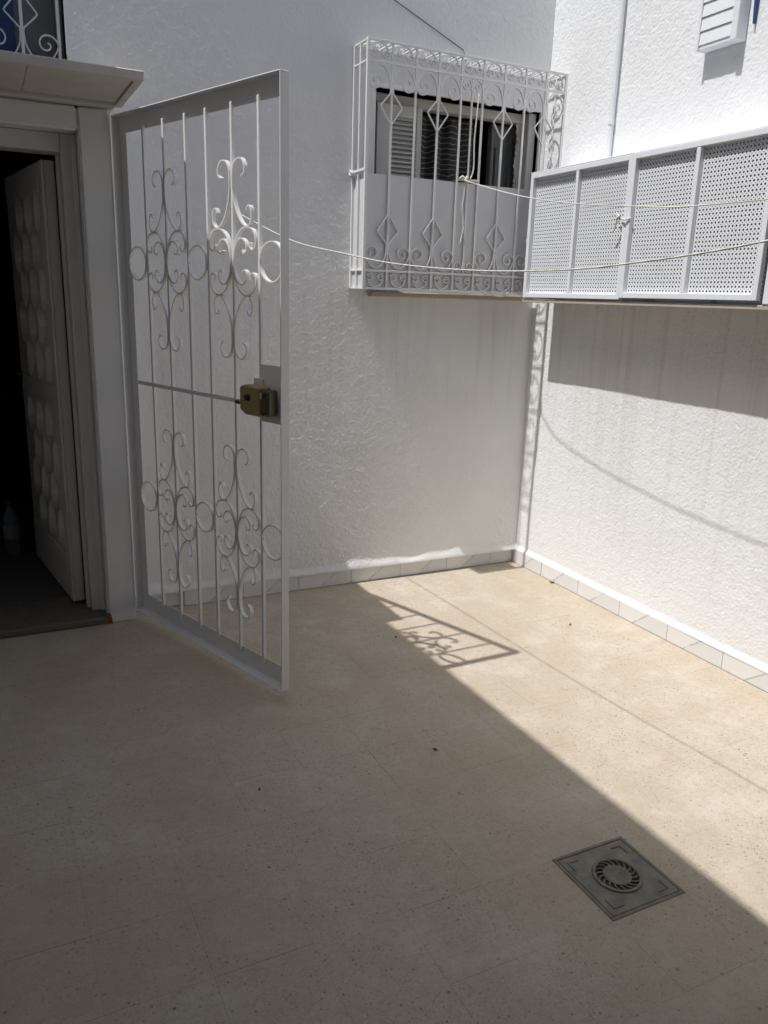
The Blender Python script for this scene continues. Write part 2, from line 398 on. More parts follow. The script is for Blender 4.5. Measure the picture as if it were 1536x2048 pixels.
# ------------------------------------------------------------------ side wall on the right
side = tag(MB().box((.012, -5.1, 0), (.26, .012, 3.298)).build('side_wall', 'plaster_right'), 'sunlit white stippled plaster wall carrying a perforated cabinet and a pipe', 'wall')
def side_shape(U, Z):
    b = .002 * np.sin(U * 2.7 + .5) * np.cos(Z * 2.1) + .001 * np.sin(U * 8 + Z * 6)
    return b + .014 * (1 - sstep(.080, .110, Z)) + .002
relief_wall('plaster_face', [0.0, -1.9, -2.4], [.08, .125, 3.3], .004, [], 'x', side_shape, 51, .0008, 'plaster_right', side)
def skirt_mesh_r(L): return MB().box((.001, -.012, .001), (L - .001, .004, SK)).mesh('skirting_tile', .0012)
skr = skirt_mesh_r(.318)
o = obj('skirting_tile', skirt_mesh_r(.281), 'skirting', side, (-.003, -.014, .001)); o.rotation_euler = (0, 0, -math.pi / 2)
for i in range(9):
    o = obj('skirting_tile', skr, 'skirting', side, (-.003, -.297 - .318 * i, .001)); o.rotation_euler = (0, 0, -math.pi / 2)
# ------------------------------------------------------------------ balcony slab overhead, unseen porch roof and walls shaped to hold off sky light
zt = 3.34; xe = -1.098 - .505 * zt
bal = tag(MB().prism([(-4.398, -.004), (xe - .035, -.004), (xe + .012, -2.9), (xe + .012, -4.898), (-4.398, -4.898)], 'z', zt - .22, zt).build('balcony_slab', 'plaster_plain'), 'concrete balcony slab overhanging the doorway side of the yard', 'balcony')
tag(MB().box((xe + .016, -4.898, 2.62), (.008, -2.78, 2.80)).build('porch_roof', 'plaster_dull'), 'concrete porch roof opposite the window', 'roof')  # unseen; lowered and darkened to cut sky light on the near floor
tag(MB().box((-4.62, -4.9, 0), (-4.4, .010, 6.0)).build('far_house_wall', 'plaster_plain'), 'plain white house wall under the balcony beside the doorway', 'wall')  # unseen; distance and tone set for the light around the doorway
tag(MB().box((-4.62, -5.1, 0), (.010, -4.902, 7.0)).build('yard_wall', 'plaster_dull'), 'plain tall house wall closing the yard opposite the window', 'wall')  # unseen; added tall and dark to block sky behind the camera

# ------------------------------------------------------------------ doorway
dr = thing('doorway', (-2.8, 0, 0), 'open house doorway with plaster surround and carved grey door leaf', 'door')
# surround (pier, lintel) proud of the wall, with soft plaster edges
MB().box((-2.330, -.100, 0), (-2.207, .0115, 2.19)).build('pier', 'plaster_plain', dr, .008, False, seg=3)
MB().box((-3.43, -.098, 2.100), (-2.331, .0115, 2.19)).build('lintel', 'plaster_plain', dr, .008, False, seg=3)
MB().box((-3.43, -.100, 0), (-3.318, .0115, 2.098)).build('pier', 'plaster_plain', dr, .008, False, seg=3)
# timber frame in the reveal: stepped jamb and head
fr = MB().box((-2.392, -.005, .036), (-2.3305, .11, 2.099)).build('jamb', 'frame_paint', dr, .004)
MB().box((-2.406, .045, .036), (-2.3925, .105, 2.04)).build('stop', 'frame_paint', fr, .002)
MB().box((-2.352, -.016, .036), (-2.3315, -.0055, 2.07)).build('bead', 'frame_paint', fr, .004)
MB().box((-3.315, -.004, 2.028), (-2.393, .109, 2.099)).build('head', 'frame_paint', dr, .004)
MB().box((-3.315, -.005, .036), (-3.26, .11, 2.027)).build('jamb', 'frame_paint', dr, .004)
MB().box((-3.318, -.105, .001), (-2.331, .2425, .034)).build('threshold', 'marble_step', dr, .006)
# leaf swung inwards on its right-hand hinge
LW, LH = .86, 1.96
la = math.radians(90 + 8.2)
leaf = MB().box((0, -.0, 0), (LW, .042, LH)).build('leaf', 'door_paint', dr, .004, off=(0, 0, 0))
leaf.location = (-2.408 + 2.8, .118, .050); leaf.rotation_euler = (0, 0, la)
# stiles and rails standing proud on the visible face (local +y is the face towards -x)
def lb(name, a, b, bev=.004): return MB().box(a, b).build(name, 'door_paint', leaf, bev, off=(0, 0, 0))
y0 = .0425
lb('stile', (0, y0, 0), (.085, y0 + .012, LH)); lb('stile', (LW - .05, y0, 0), (LW, y0 + .012, LH))
lb('rail', (.086, y0, 0), (LW - .051, y0 + .012, .22)); lb('rail', (.086, y0, LH - .12), (LW - .051, y0 + .012, LH)); lb('rail', (.086, y0, .93), (LW - .051, y0 + .005, 1.01))
# staggered rows of raised almond shaped blocks
def vesica(w_, h_, t_):
    n = 8; zz_ = [h_ * (i / n - .5) for i in range(n + 1)]; hw = [w_ / 2 * (1 - (2 * z_ / h_) ** 2) for z_ in zz_]; vs, fs = [], []
    for z_, a_ in zip(zz_, hw): vs += [(-a_, 0, z_), (-.62 * a_, t_ * (a_ / (w_ / 2)) ** .6 if a_ > 0 else 0, z_), (a_, 0, z_)]
    for i in range(n):
        for q_ in (0, 1): fs.append((3 * i + q_, 3 * i + q_ + 1, 3 * i + q_ + 4, 3 * i + q_ + 3))
    return MB().add(vs, fs)
bm_ = vesica(.185, .205, .026).mesh('carved_block')
for rows, z0 in ((4, .23), (5, 1.02)):
    for r_ in range(rows):
        for c_ in range(4):
            xx = .185 + c_ * .198 - (.099 if r_ % 2 else 0)
            if xx > LW - .145 or xx < .15: continue
            obj('carved_block', bm_, 'door_paint', leaf, (xx, y0 + .0005, z0 + .085 + r_ * .168))
MB().lathe([(.012, 0), (.012, .012), (.02, .016), (.02, .03), (.008, .036)], (0, 0, 0), 14).build('door_knob', 'steel', leaf, 0, True, off=(0, 0, 0)).location = (LW - .025, y0 + .012, .98)
leaf.children[-1].rotation_euler = (-math.pi / 2, 0, 0)
# bit of bare brick where the plaster has fallen off at the foot of the pier
tag(MB().add([(-2.347, -.104, .001), (-2.314, -.107, .001), (-2.318, -.104, .045), (-2.334, -.103, .058), (-2.349, -.104, .04),
              (-2.345, -.085, .001), (-2.316, -.085, .001), (-2.320, -.085, .04), (-2.334, -.085, .05), (-2.346, -.085, .036)],
             [(0, 1, 2, 3, 4), (5, 9, 8, 7, 6), (0, 5, 6, 1), (1, 6, 7, 2), (2, 7, 8, 3), (3, 8, 9, 4), (4, 9, 5, 0)]).build('brick_fragment', 'terracotta', None, .003), 'small orange brick chip lying at the foot of the door pier', 'brick')

# flat timber canopy over the door
cr = thing('door_canopy', (-2.8, -.3, 2.2), 'flat beige timber canopy boarded underneath, projecting above the doorway', 'canopy')
XR = -2.160; xL = -3.55
MB().box((xL, -.600, 2.201), (XR + .002, -.572, 2.233)).build('fascia', 'cornice', cr, .003)
MB().box((xL, -.5715, 2.224), (XR, -.004, 2.232)).build('top_board', 'cornice', cr, .002)
for k_ in range(4):
    xa = xL + (XR - .031 - xL) * k_ / 4 + (.0015 if k_ else 0); xb_ = xL + (XR - .031 - xL) * (k_ + 1) / 4
    MB().box((xa, -.569, 2.206 + .001 * (k_ % 2)), (xb_, -.158, 2.2235)).build('soffit_board', 'cornice', cr, .002)
MB().box((XR - .029, -.570, 2.2005), (XR, -.100, 2.2235)).build('end_trim', 'cornice', cr, .002)
MB().box((xL, -.150, 2.1925), (XR - .030, -.004, 2.2235)).build('wall_plate', 'cornice', cr, .003)

# ------------------------------------------------------------------ upper window over the cornice
uw = thing('upper_window', (-2.8, 0, 2.31), 'window with dark blue shutter above the door canopy', 'window')
MB().box((-3.3, .06, 2.312), (-2.344, .10, 2.36)).build('frame', 'grey_board', uw)
MB().box((-2.372, .055, 2.361), (-2.344, .10, 3.148)).build('frame', 'grey_board', uw, .003)
MB().box((-2.520, .105, 2.361), (-2.373, .125, 3.14)).build('pane', 'grey_board', uw)
MB().box((-3.28, .070, 2.361), (-2.521, .104, 3.14)).build('shutter', 'blue_paint', uw, .004)
GY0, GY1 = .020, .030
upg = thing('upper_grille', (-2.8, .02, 2.31), 'white scrollwork grille in front of the blue shutter above the door', 'grille')
for xb in (-2.366, -2.500, -2.634, -2.768, -2.902): MB().box((xb - .006, GY0, 2.335), (xb + .006, GY1 + .004, 3.14)).build('bar', 'white_metal', upg, .001)
MB().box((-3.28, GY0, 2.335), (-2.374, GY1 + .002, 2.347)).build('rail', 'white_metal', upg, .001)
def volute(w_, h_):
    """scroll in a bay: outer spiral, base sweep to the bar then out into half a diamond (x from bar 0 to w_)"""
    c = (w_ * .60, h_ * .30)
    sp = spiral(c, .006, w_ * .36, 500, 0, 30)                         # grows outwards
    return sp
def scroll_diamond(s_, bay, zb, flip=1):
    """one iron strip: spiral in the bay, round the bottom, up along the bar and out to half a diamond. zb: rail level, flip=-1 mirrors downwards"""
    c = (bay * .66, .072); r1 = bay * .315
    pts = spiral(c, .006, r1, 60 + 400, 0 + 0, 30)
    pts = spiral(c, .006, r1, 430, 0, 30)
    pts += [(bay * .90, .048), (bay * .74, .020), (bay * .50, .008), (bay * .26, .022), (bay * .09, .062), (.006, .105)]
    pts = pts[:31] + spline(pts[30:], 5)[1:]
    pts += [(.008, .120), (bay * .42, .168), (bay * .44, .174), (bay * .42, .180), (.004, .245)]
    return [(s_ * x, zb + flip * z) for x, z in pts]
for xb in (-2.500, -2.768):
    for s_ in (-1, 1):
        MB().strip([(xb + x, z) for x, z in scroll_diamond(s_, .134, 2.348)], .005, GY0, GY1).build('scroll', 'white_metal', upg)

# ------------------------------------------------------------------ iron gate (local: x along the leaf, y away from the camera side)
gate = thing('iron_gate', (-2.198, -.10, 0), 'open white wrought iron gate with scroll motifs and a brown lock', 'gate', math.radians(-71), local=True)
GW = 1.088; ZB, ZT = .058, 2.170; FY0, FY1 = -.006, .030
def gp(name, mb, bev=.0012, m='white_metal', par=None, smooth=False): return mb.build(name, m, par or gate, bev, smooth, off=(0, 0, 0))
L = lambda x0, x1, z0, z1, yy0, yy1: ((x0, yy0, z0), (x1, yy1, z1))
# angle iron frame: leg at the back, flange towards the camera side
def angle(name, leg, fl):
    o_ = gp(name, MB().box(*leg)); gp('flange', MB().box(*fl), par=o_); return o_
angle('top_rail', L(.004, GW, ZT - .066, ZT - .0045, .026, FY1), L(0, GW + .004, ZT - .004, ZT, FY0, FY1))
angle('bottom_rail', L(.004, GW, ZB + .0045, ZB + .076, .026, FY1), L(0, GW, ZB, ZB + .004, -.014, FY1))
angle('stile', L(GW - .022, GW - .0005, ZB + .077, ZT - .067, .026, FY1), L(GW, GW + .004, ZB - .004, ZT - .0045, FY0, FY1))
angle('stile', L(.0045, .056, ZB + .077, ZT - .067, .026, FY1), L(0, .004, ZB + .0045, ZT - .0045, FY0, FY1))
BARS = [.205, .355, .506, .641, .797, .950]
barm = MB().box((-.006, .0125, ZB + .055), (.006, .0255, ZT - .050)).mesh('bar', .0015)
for u in BARS: obj('bar', barm, 'white_metal', gate, (u, 0, 0))
gp('middle_rail', MB().box((.067, .006, 1.110), (.93, .012, 1.126)))
SY0, SY1 = .008, .0235
Ac = [(.062, .278), (.078, .288), (.081, .310), (.062, .333), (.032, .331), (.012, .305), (.0085, .26), (.012, .22), (.028, .175), (.055, .135), (.085, .116), (.108, .121), (.120, .145), (.115, .174), (.100, .181), (.090, .166)]
Bc = [(.0085, 0), (.0088, .020), (.014, .048), (.031, .083), (.060, .107), (.095, .113), (.128, .101), (.1435, .070), (.137, .046), (.121, .039), (.108, .049), (.111, .062)]
Cc = [(.0095, .008), (.016, .040), (.033, .066), (.055, .077), (.077, .069), (.089, .050), (.084, .033), (.070, .029), (.063, .039)]
for nm, cv in (('scroll', Ac), ('scroll', Bc), ('scroll', Cc)):
    ms = {}
    for sx in (1, -1):
        for sz in (1, -1):
            wsc = {1: .97, -1: .96}[sx]
            ms[sx, sz] = MB().strip([(sx * x * wsc, sz * z) for x, z in spline(cv, 6)], .0045, SY0, SY1).mesh('scroll')
    for uc in (.355, .797):
        for zc in (1.605, .607):
            for key in ms: obj('scroll', ms[key], 'white_metal', gate, (uc, 0, zc))
for zc in (1.603, .622):
    for a, b in ((.066, .199), (.512, .635), (.956, GW)):
        r_ = (b - a) / 2 - .001; c_ = (a + b) / 2
        gp('ring', MB().strip([(c_ + r_ * math.cos(t), zc + r_ * math.sin(t)) for t in np.linspace(0, 2 * math.pi, 41)], .0045, SY0, SY1), 0)
        for xx in (a + .001, b - .001):
            gp('weld', MB().lathe([(.001, -.007), (.0045, -.003), (.0045, .003), (.001, .007)], (xx, .015, zc), 8), 0, smooth=True)
gp('lock_plate', MB().box((.957, .0065, 1.062), (GW - .001, .0115, 1.262)), .001)
# surface mounted rim lock
lk_poly = [(.9120, 1.102), (.9410, 1.088), (1.0260, 1.088), (1.0260, 1.188), (.9410, 1.192), (.9120, 1.184)]
lock = gp('lock', MB().prism(lk_poly, 'y', -.050, .004), .005, 'lock')
gp('lock_cylinder', MB().tube([(.966, -.0505, 1.150), (.966, -.063, 1.150)], [.013, .011], 16), .001, 'black', lock)
gp('keyhole', MB().box((.9645, -.0642, 1.143), (.9675, -.0632, 1.157)), 0, 'steel', lock)
gp('latch_pull', MB().tube([(.9110, -.035, 1.122), (.8920, -.035, 1.123), (.8740, -.035, 1.124)], [.0045, .006, .0075], 10), 0, 'black', lock)
gp('strike_case', MB().box((1.0280, -.046, 1.092), (1.0720, -.002, 1.182)), .006, 'steel', lock)
gp('bolt_ring', MB().box((1.0320, -.051, 1.150), (1.0380, -.0465, 1.172)), .002, 'white_metal', lock)
gp('screw', MB().tube([(1.0540, -.0465, 1.165), (1.0540, -.052, 1.165)], .007, 10), 0, 'black', lock)
gp('screw', MB().tube([(1.0540, -.0465, 1.102), (1.0540, -.052, 1.102)], .007, 10), 0, 'black', lock)
gp('backplate', MB().box((.9310, -.001, 1.180), (.9815, .0055, 1.212)), .001, 'sheet_white', lock)
for zz in (.35, 1.85): gp('hinge', MB().tube([(-.008, .012, zz - .05), (-.008, .012, zz + .05)], .009, 10), 0)

# ------------------------------------------------------------------ caged window
wn = thing('window', (-.51, .1, 1.56), 'window with louvred shutter and lace curtain behind the iron cage', 'window')
a, b, c, e = WIN
MB().box((a, .085, e - .045), (b - .047, .15, e - .001)).build('lintel_board', 'cornice', wn, .003)
MB().box((a, .080, c), (a + .035, .15, e - .046)).build('frame', 'shutter_paint', wn, .003)
MB().box((b - .046, .035, c), (b - .001, .15, e - .002)).build('frame', 'shutter_paint', wn, .003)
MB().box((a, -.001, c + .0), (b, .2, c + .012)).build('frame', 'shutter_paint', wn)
# half-closed louvred shutter leaf on the left
SX0, SX1, SZ0, SZ1 = -.948, -.700, c + .02, 2.404
sh = MB().box((SX0, .060, SZ0), (SX0 + .070, .079, SZ1)).build('shutter', 'shutter_paint', wn, .003)
MB().box((SX1 - .030, .060, SZ0), (SX1, .079, SZ1)).build('stile', 'shutter_paint', sh, .003)
MB().box((SX0 + .071, .061, SZ1 - .055), (SX1 - .031, .078, SZ1)).build('rail', 'shutter_paint', sh, .003)
slm = MB().prism([(.058, -.003), (.062, -.005), (.080, .013), (.076, .015)], 'x', SX0 + .071, SX1 - .031).mesh('slat', 0, off=ORG[wn.name])
zz = SZ0 + .03
while zz < SZ1 - .06:
    o = obj('slat', slm, 'shutter_paint', sh); o.location = (0, 0, zz); zz += .0215
MB().box((SX0 + .071, .084, SZ0), (SX1 - .031, .088, SZ1)).build('backing', 'shutter_paint', sh)
# inner casement opened inwards on the right
csm = MB().box((-.225, .16, c + .02), (-.205, .20, 2.40)).build('casement', 'grey_board', wn, .003)
MB().box((-.204, .178, c + .02), (-.105, .184, 2.40)).build('pane', 'grey_board', csm)
MB().box((-.104, .165, c + .02), (-.080, .20, 2.40)).build('frame', 'grey_board', csm, .003)
MB().box((-.192, .172, 1.62), (-.184, .1775, 1.98)).build('catch_strip', 'black', csm); MB().box((-.192, .172, 2.06), (-.184, .1775, 2.29)).build('catch_strip', 'black', csm)
# lace curtain in folds
vs, fs = [], []; nx_, nz_ = 60, 24
for i in range(nx_ + 1):
    for j in range(nz_ + 1):
        x_ = -.72 + .42 * i / nx_; z_ = 1.58 + .83 * j / nz_
        vs.append((x_, .215 + .022 * math.sin(x_ * 62 + .6 * math.sin(z_ * 3)) + .006 * math.sin(x_ * 140), z_))
for i in range(nx_):
    for j in range(nz_): k0 = i * (nz_ + 1) + j; fs.append((k0, k0 + nz_ + 1, k0 + nz_ + 2, k0 + 1))
MB().add(vs, fs).build('curtain', 'curtain', wn, 0, True)
# white lace edge hanging beside the right-hand frame
vs, fs = [], []; n_ = 90
for j in range(n_ + 1):
    z_ = 1.58 + .86 * j / n_; xl = -.103 - .010 * abs(math.sin(j * .9)) - .004 * math.sin(j * .31)
    vs += [(xl, .100 + .004 * math.sin(j * .7), z_), (-.090, .110, z_), (-.083, .098, z_)]
for j in range(n_):
    for q_ in (0, 1): fs.append((3 * j + q_, 3 * j + q_ + 1, 3 * j + q_ + 4, 3 * j + q_ + 3))
MB().add(vs, fs).build('lace_edge', 'lace', wn, 0, True)

# iron cage
cage = thing('window_cage', (-.55, -.08, 1.54), 'white iron cage with diamond and scroll work over the window', 'grille')
CX0, CX1, CY, CZ0, CZ1, CB0, CB1 = -1.100, -.006, -.155, 1.540, 2.600, 1.622, 2.516
def cp(name, mb, bev=.001, m='white_metal', par=None): return mb.build(name, m, par or cage, bev)
h5 = .005
# rails, front
for zz in (CZ0, CB0, CB1, CZ1): cp('rail', MB().box((CX0, CY - h5, zz - h5), (CX1, CY + h5, zz + h5)))
# corner posts and wall rails
for xx in (CX0, CX1):
    cp('post', MB().box((xx - .007, CY - .0065, CZ0 - .006), (xx + .007, CY + .0065, CZ1 + .006)))
    cp('wall_post', MB().box((xx - .006, -.016, CZ0), (xx + .006, -.004, CZ1)))
    for zz in (CZ0, CB0, CB1, CZ1): cp('side_rail', MB().box((xx - h5 * .8, CY + .0066, zz - h5 * .8), (xx + h5 * .8, -.0165, zz + h5 * .8)))
cp('wall_rail', MB().box((CX0 + .007, -.014, CZ1 - .0045), (CX1 - .007, -.005, CZ1 + .0045)))
cp('side_bar', MB().box((CX0 - h5, -.082, CZ0 + .005), (CX0 + h5, -.072, CZ1 - .005)))
cp('side_bar', MB().box((CX1 - h5, -.082, CZ0 + .005), (CX1 + h5, -.072, CZ1 - .005)))
cp('side_rail', MB().box((CX0 - .010, CY - .004, 2.058), (CX0 - .0052, -.004, 2.070)))
BAY = (CX1 - CX0) / 9; bx = [CX0 + BAY * i for i in range(10)]
fbar = MB().box((-h5, CY - h5 * .9, CZ0 + .0055), (h5, CY + h5 * .9, CZ1 - .0055)).mesh('bar', .001, off=(0, ORG[cage.name][1], ORG[cage.name][2]))
for i in range(1, 9): obj('bar', fbar, 'white_metal', cage, (bx[i] - ORG[cage.name][0], 0, 0))
xm = (bx[4] + bx[5]) / 2
cp('bar', MB().box((xm - .004, CY - .004, CB0 + .006), (xm + .004, CY + .004, CB1 - .006)))
cp('cross_bar', MB().box((bx[4] + .0055, CY - .004, 2.058), (bx[5] - .0055, CY + .004, 2.068)))
D0, D1 = CY - .0052, CY + .0040
for i in (1, 3, 6, 8):
    for s_ in (-1, 1):
        cp('scroll', MB().strip([(bx[i] + x, z) for x, z in scroll_diamond(s_, BAY, CB0 + .005)], .0045, D0, D1), 0)
        cp('scroll', MB().strip([(bx[i] + x, z) for x, z in scroll_diamond(s_, BAY, CB1 - .005, -1)], .0045, D0, D1), 0)
# small double scroll at the ends of the middle bar
for s_ in (-1, 1):
    for zb, fl in ((CB0 + .006, 1), (CB1 - .006, -1)):
        pts = spiral((BAY * .27, .032), .004, BAY * .17, 420, 0, 22) + [(BAY * .40, .018), (BAY * .28, .007), (BAY * .12, .010), (.006, .032), (.0055, .055)]
        cp('scroll', MB().strip([(xm + s_ * x, zb + fl * z) for x, z in pts[:23] + spline(pts[22:], 4)[1:]], .004, D0, D1), 0)
# C scrolls in the two bands, in every bay, and lying flat in the roof of the cage
def cscroll(bay, h, up):
    R_ = min(bay * .46, h * .52); out = []
    for s_ in (1, -1):
        sp = spiral((bay * .24, h * .62), .004, bay * .155, 520 + 30, 90 - 60, 26)
        arc = [(R_ * math.cos(math.radians(t)) * 1.0, h * .56 + R_ * 1.02 * math.sin(math.radians(t))) for t in (12, -10, -35, -60, -90)]
        half = sp + arc; out.append([(s_ * x, z) for x, z in half])
    pts = out[0][:27] + spline(out[0][26:], 3)[1:]; l2 = out[1][:27] + spline(out[1][26:], 3)[1:]
    full = pts + l2[::-1][1:]
    return [(x, (z if up else h - z)) for x, z in full]
hb = CB0 - CZ0 - .010
for i in range(9):
    xc = (bx[i] + bx[i + 1]) / 2
    cp('curl', MB().strip([(xc + x, CZ0 + .005 + z) for x, z in cscroll(BAY - .010, hb, True)], .004, D0, D1), 0)
    cp('curl', MB().strip([(xc + x, CB1 + .005 + z) for x, z in cscroll(BAY - .010, hb, False)], .004, D0, D1), 0)
    cp('roof_curl', MB().strip([(xc + x, -.145 + z * 1.55) for x, z in cscroll(BAY - .010, hb, True)], .004, CZ1 - .0045, CZ1 + .0035, 'xy'), 0)
    if i: cp('roof_bar', MB().box((bx[i] - .004, CY + .0055, CZ1 - .004), (bx[i] + .004, -.0145, CZ1 + .004)))
# sheet metal riveted inside the lower half
cp('front_sheet', MB().box((CX0 + .012, CY + .0075, CZ0 + .006), (-.105, CY + .0095, 2.050)), 0, 'sheet_white')
cp('side_sheet', MB().box((CX0 + .0055, CY + .0105, CZ0 + .005), (CX0 + .0075, -.008, 2.046)), 0, 'sheet_white')

# ------------------------------------------------------------------ perforated cabinet on the side wall
cb = thing('wall_cabinet', (-.1, -.93, 1.515), 'white wall cabinet with two perforated metal doors beside the window cage', 'cabinet')
KX = -.205; KY0, KYM, KY1 = -.212, -.925, -1.645; KZ0, KZ1 = 1.526, 2.114
def kp(name, mb, bev=.0015, m='cab_white', par=None): return mb.build(name, m, par or cb, bev)
kp('bottom_board', MB().box((KX - .006, KY0 + .012, 1.497), (-.001, -1.75, 1.514)), .002, 'stone_sill')
kp('roof_sheet', MB().box((KX - .010, KY0 + .012, KZ1 + .003), (-.001, -1.69, KZ1 + .007)), .001, 'cab_white')
kp('end_sheet', MB().box((KX, KY0 + .006, KZ0 - .010), (-.001, KY0 + .009, KZ1 + .002)), .0005)
kp('back_board', MB().box((-.030, KY0 - .004, 1.516), (-.024, -1.66, KZ1)), 0, 'blue_grey')  # dark board added behind the holes so they read as shaded
kp('end_post', MB().box((KX - .01, -1.70, 1.515), (-.001, -1.664, KZ1 + .002)), .004)
def holed(y0, y1, z0, z1, x, p=.0168):
    mb = MB(); hp = p / 2; ny = int((y1 - y0) / p); nz = int((z1 - z0) / p); vs = []; fs = []; key = {}
    def vid(a, b):
        kk = (round(a * 1e6), round(b * 1e6))
        if kk not in key: key[kk] = len(vs); vs.append((x, a, b))
        return key[kk]
    for half in (0, 1):
        R_ = .0044 if half == 0 else .0022
        for i in range(ny + (0 if half == 0 else 1)):
            for j in range(nz + (0 if half == 0 else 1)):
                cy = y0 + (i + (.5 if half == 0 else 0)) * p; cz = z0 + (j + (.5 if half == 0 else 0)) * p
                outer = []
                for q_ in range(8):
                    an = q_ * math.pi / 4
                    if q_ % 2 == 0: outer.append((cy + hp * round(math.cos(an)), cz + hp * round(math.sin(an))))
                    else: outer.append((cy + hp / 2 * (1 if math.cos(an) > 0 else -1), cz + hp / 2 * (1 if math.sin(an) > 0 else -1)))
                ids = [vid(*o_) for o_ in outer]; inn = []
                for q_ in range(8):
                    an = q_ * math.pi / 4; inn.append(len(vs)); vs.append((x, cy + R_ * math.cos(an), cz + R_ * math.sin(an)))
                for q_ in range(8): fs.append((ids[q_], ids[(q_ + 1) % 8], inn[(q_ + 1) % 8], inn[q_]))
    mb.add(vs, fs); return mb
for di, (ya, yb, dz) in enumerate(((KY0, KYM, 0.0), (KYM - .004, KY1, .007))):
    dx = -.004 * di; F = .022; X0, X1 = KX - .014 + dx, KX + .008 + dx
    z0, z1 = KZ0 - .004 + dz, KZ1
    d_ = kp('cabinet_door', MB().box((X0, yb + F, z0), (X1, ya - F, z0 + F)), .0015)
    kp('rail', MB().box((X0, yb + F, z1 - F), (X1, ya - F, z1)), .0015, par=d_)
    kp('stile', MB().box((X0 - .0005, ya - F, z0), (X1, ya, z1)), .0015, par=d_); kp('stile', MB().box((X0 - .0005, yb, z0), (X1, yb + F, z1)), .0015, par=d_)
    ym = (ya + yb) / 2 - (.0 if di else .0); kp('mullion', MB().box((X0 + .001, ym - .010, z0 + F), (X1, ym + .010, z1 - F)), .0015, par=d_)
    for (p0, p1) in ((yb + F, ym - .010), (ym + .010, ya - F)):
        w_ = p1 - p0; nn = int(w_ / .0168); pad = (w_ - nn * .0168) / 2
        hh = (z1 - z0 - 2 * F); mz = int(hh / .0168); pz = (hh - mz * .0168) / 2
        sheet = holed(p0 + pad, p1 - pad + 1e-5, z0 + F + pz, z1 - F - pz + 1e-5, X1 + .001)
        sheet.build('perforated_sheet', 'cab_white', d_, off=ORG[cb.name])
        # solid margins of the sheet round the holes
        mg = .0168 / 2
        kp('sheet_margin', MB().box((X1 + .0012, p0 - .004, z0 + F - .006), (X1 + .0022, p0 + pad - .000, z1 - F + .006)).box((X1 + .0012, p1 - pad, z0 + F - .006), (X1 + .0022, p1 + .004, z1 - F + .006)).box((X1 + .0012, p0, z1 - F - pz), (X1 + .0022, p1, z1 - F + .006)).box((X1 + .0012, p0, z0 + F - .006), (X1 + .0022, p1, z0 + F + pz)), 0, par=d_)
# knotted cord that ties the two doors shut
ct = thing('tie_cord', (KX - .02, KYM, 1.86), 'short knotted cord tying the two perforated cabinet doors shut', 'cord')
def cord(name, pts, r, par, n=6): return MB().tube(spline(pts, n), r, 7).build(name, 'rope', par, 0, True)
cx = KX - .022
cord('cord', [(cx + .004, KYM - .034, 1.858), (cx - .004, KYM - .01, 1.852), (cx - .003, KYM + .018, 1.858), (cx + .002, KYM + .045, 1.872), (cx + .002, KYM + .06, 1.885)], .0038, ct)
cord('cord_end', [(cx - .002, KYM + .03, 1.862), (cx - .001, KYM + .05, 1.845), (cx + .001, KYM + .062, 1.815), (cx + .001, KYM + .075, 1.805)], .0038, ct)
cord('knot', [(cx - .006, KYM + .026, 1.872), (cx - .012, KYM + .034, 1.862), (cx - .006, KYM + .040, 1.850), (cx - .010, KYM + .028, 1.848)], .0055, ct)

# pipe on the side wall
pp = thing('downpipe', (-.02, -.535, 2.12), 'slim white painted pipe running down the side wall behind the cabinet', 'pipe')
MB().tube([(-.020, -.535, 2.125), (-.020, -.535, 3.25)], .0125, 16).build('pipe', 'cab_white', pp, 0, 'angle')
for zz in (2.32, 3.05): MB().tube([(-.020, -.535, zz - .010), (-.020, -.535, zz + .010)], .0150, 16).build('clip', 'cab_white', pp, 0, 'angle')

# slatted shutter leaf folded back on the side wall
ws = thing('wall_shutter', (-.03, -1.145, 2.49), 'white slatted timber shutter folded back on the upper side wall', 'shutter')
WX0, WX1, WY0, WY1, WZ = -.060, -.006, -1.046, -1.246, 2.495
MB().box((WX0, WY0 - .012, WZ), (WX1, WY0, 3.2)).build('stile', 'cab_white', ws, .002)
MB().box((WX0 - .001, WY1, WZ), (WX1, WY1 + .030, 3.2)).build('stile', 'cab_white', ws, .002)
MB().box((WX0 + .006, WY1 + .031, WZ + .001), (WX1, WY0 - .013, WZ + .020)).build('rail', 'cab_white', ws, .002)
sm_ = MB().prism([(WX0 + .002, 0), (WX0 + .010, .058), (WX0 + .022, .058), (WX0 + .014, 0)], 'y', WY1 + .031, WY0 - .013).mesh('slat', .001, off=ORG[ws.name])
sm_ = MB()
sm_.add([(WX0 + .002, y_, 0) for y_ in (WY1 + .031, WY0 - .013)] + [(WX0 + .007, y_, .0495) for y_ in (WY1 + .031, WY0 - .013)] + [(WX0 + .019, y_, .0495) for y_ in (WY1 + .031, WY0 - .013)] + [(WX0 + .012, y_, 0) for y_ in (WY1 + .031, WY0 - .013)],
        [(0, 1, 3, 2), (2, 3, 5, 4), (4, 5, 7, 6), (6, 7, 1, 0), (0, 2, 4, 6), (1, 7, 5, 3)])
smm = sm_.mesh('slat', .001, off=(ORG[ws.name][0], ORG[ws.name][1], 0))
for i in range(13): obj('slat', smm, 'cab_white', ws, (0, 0, WZ + .018 + i * .0505 - ORG[ws.name][2]))
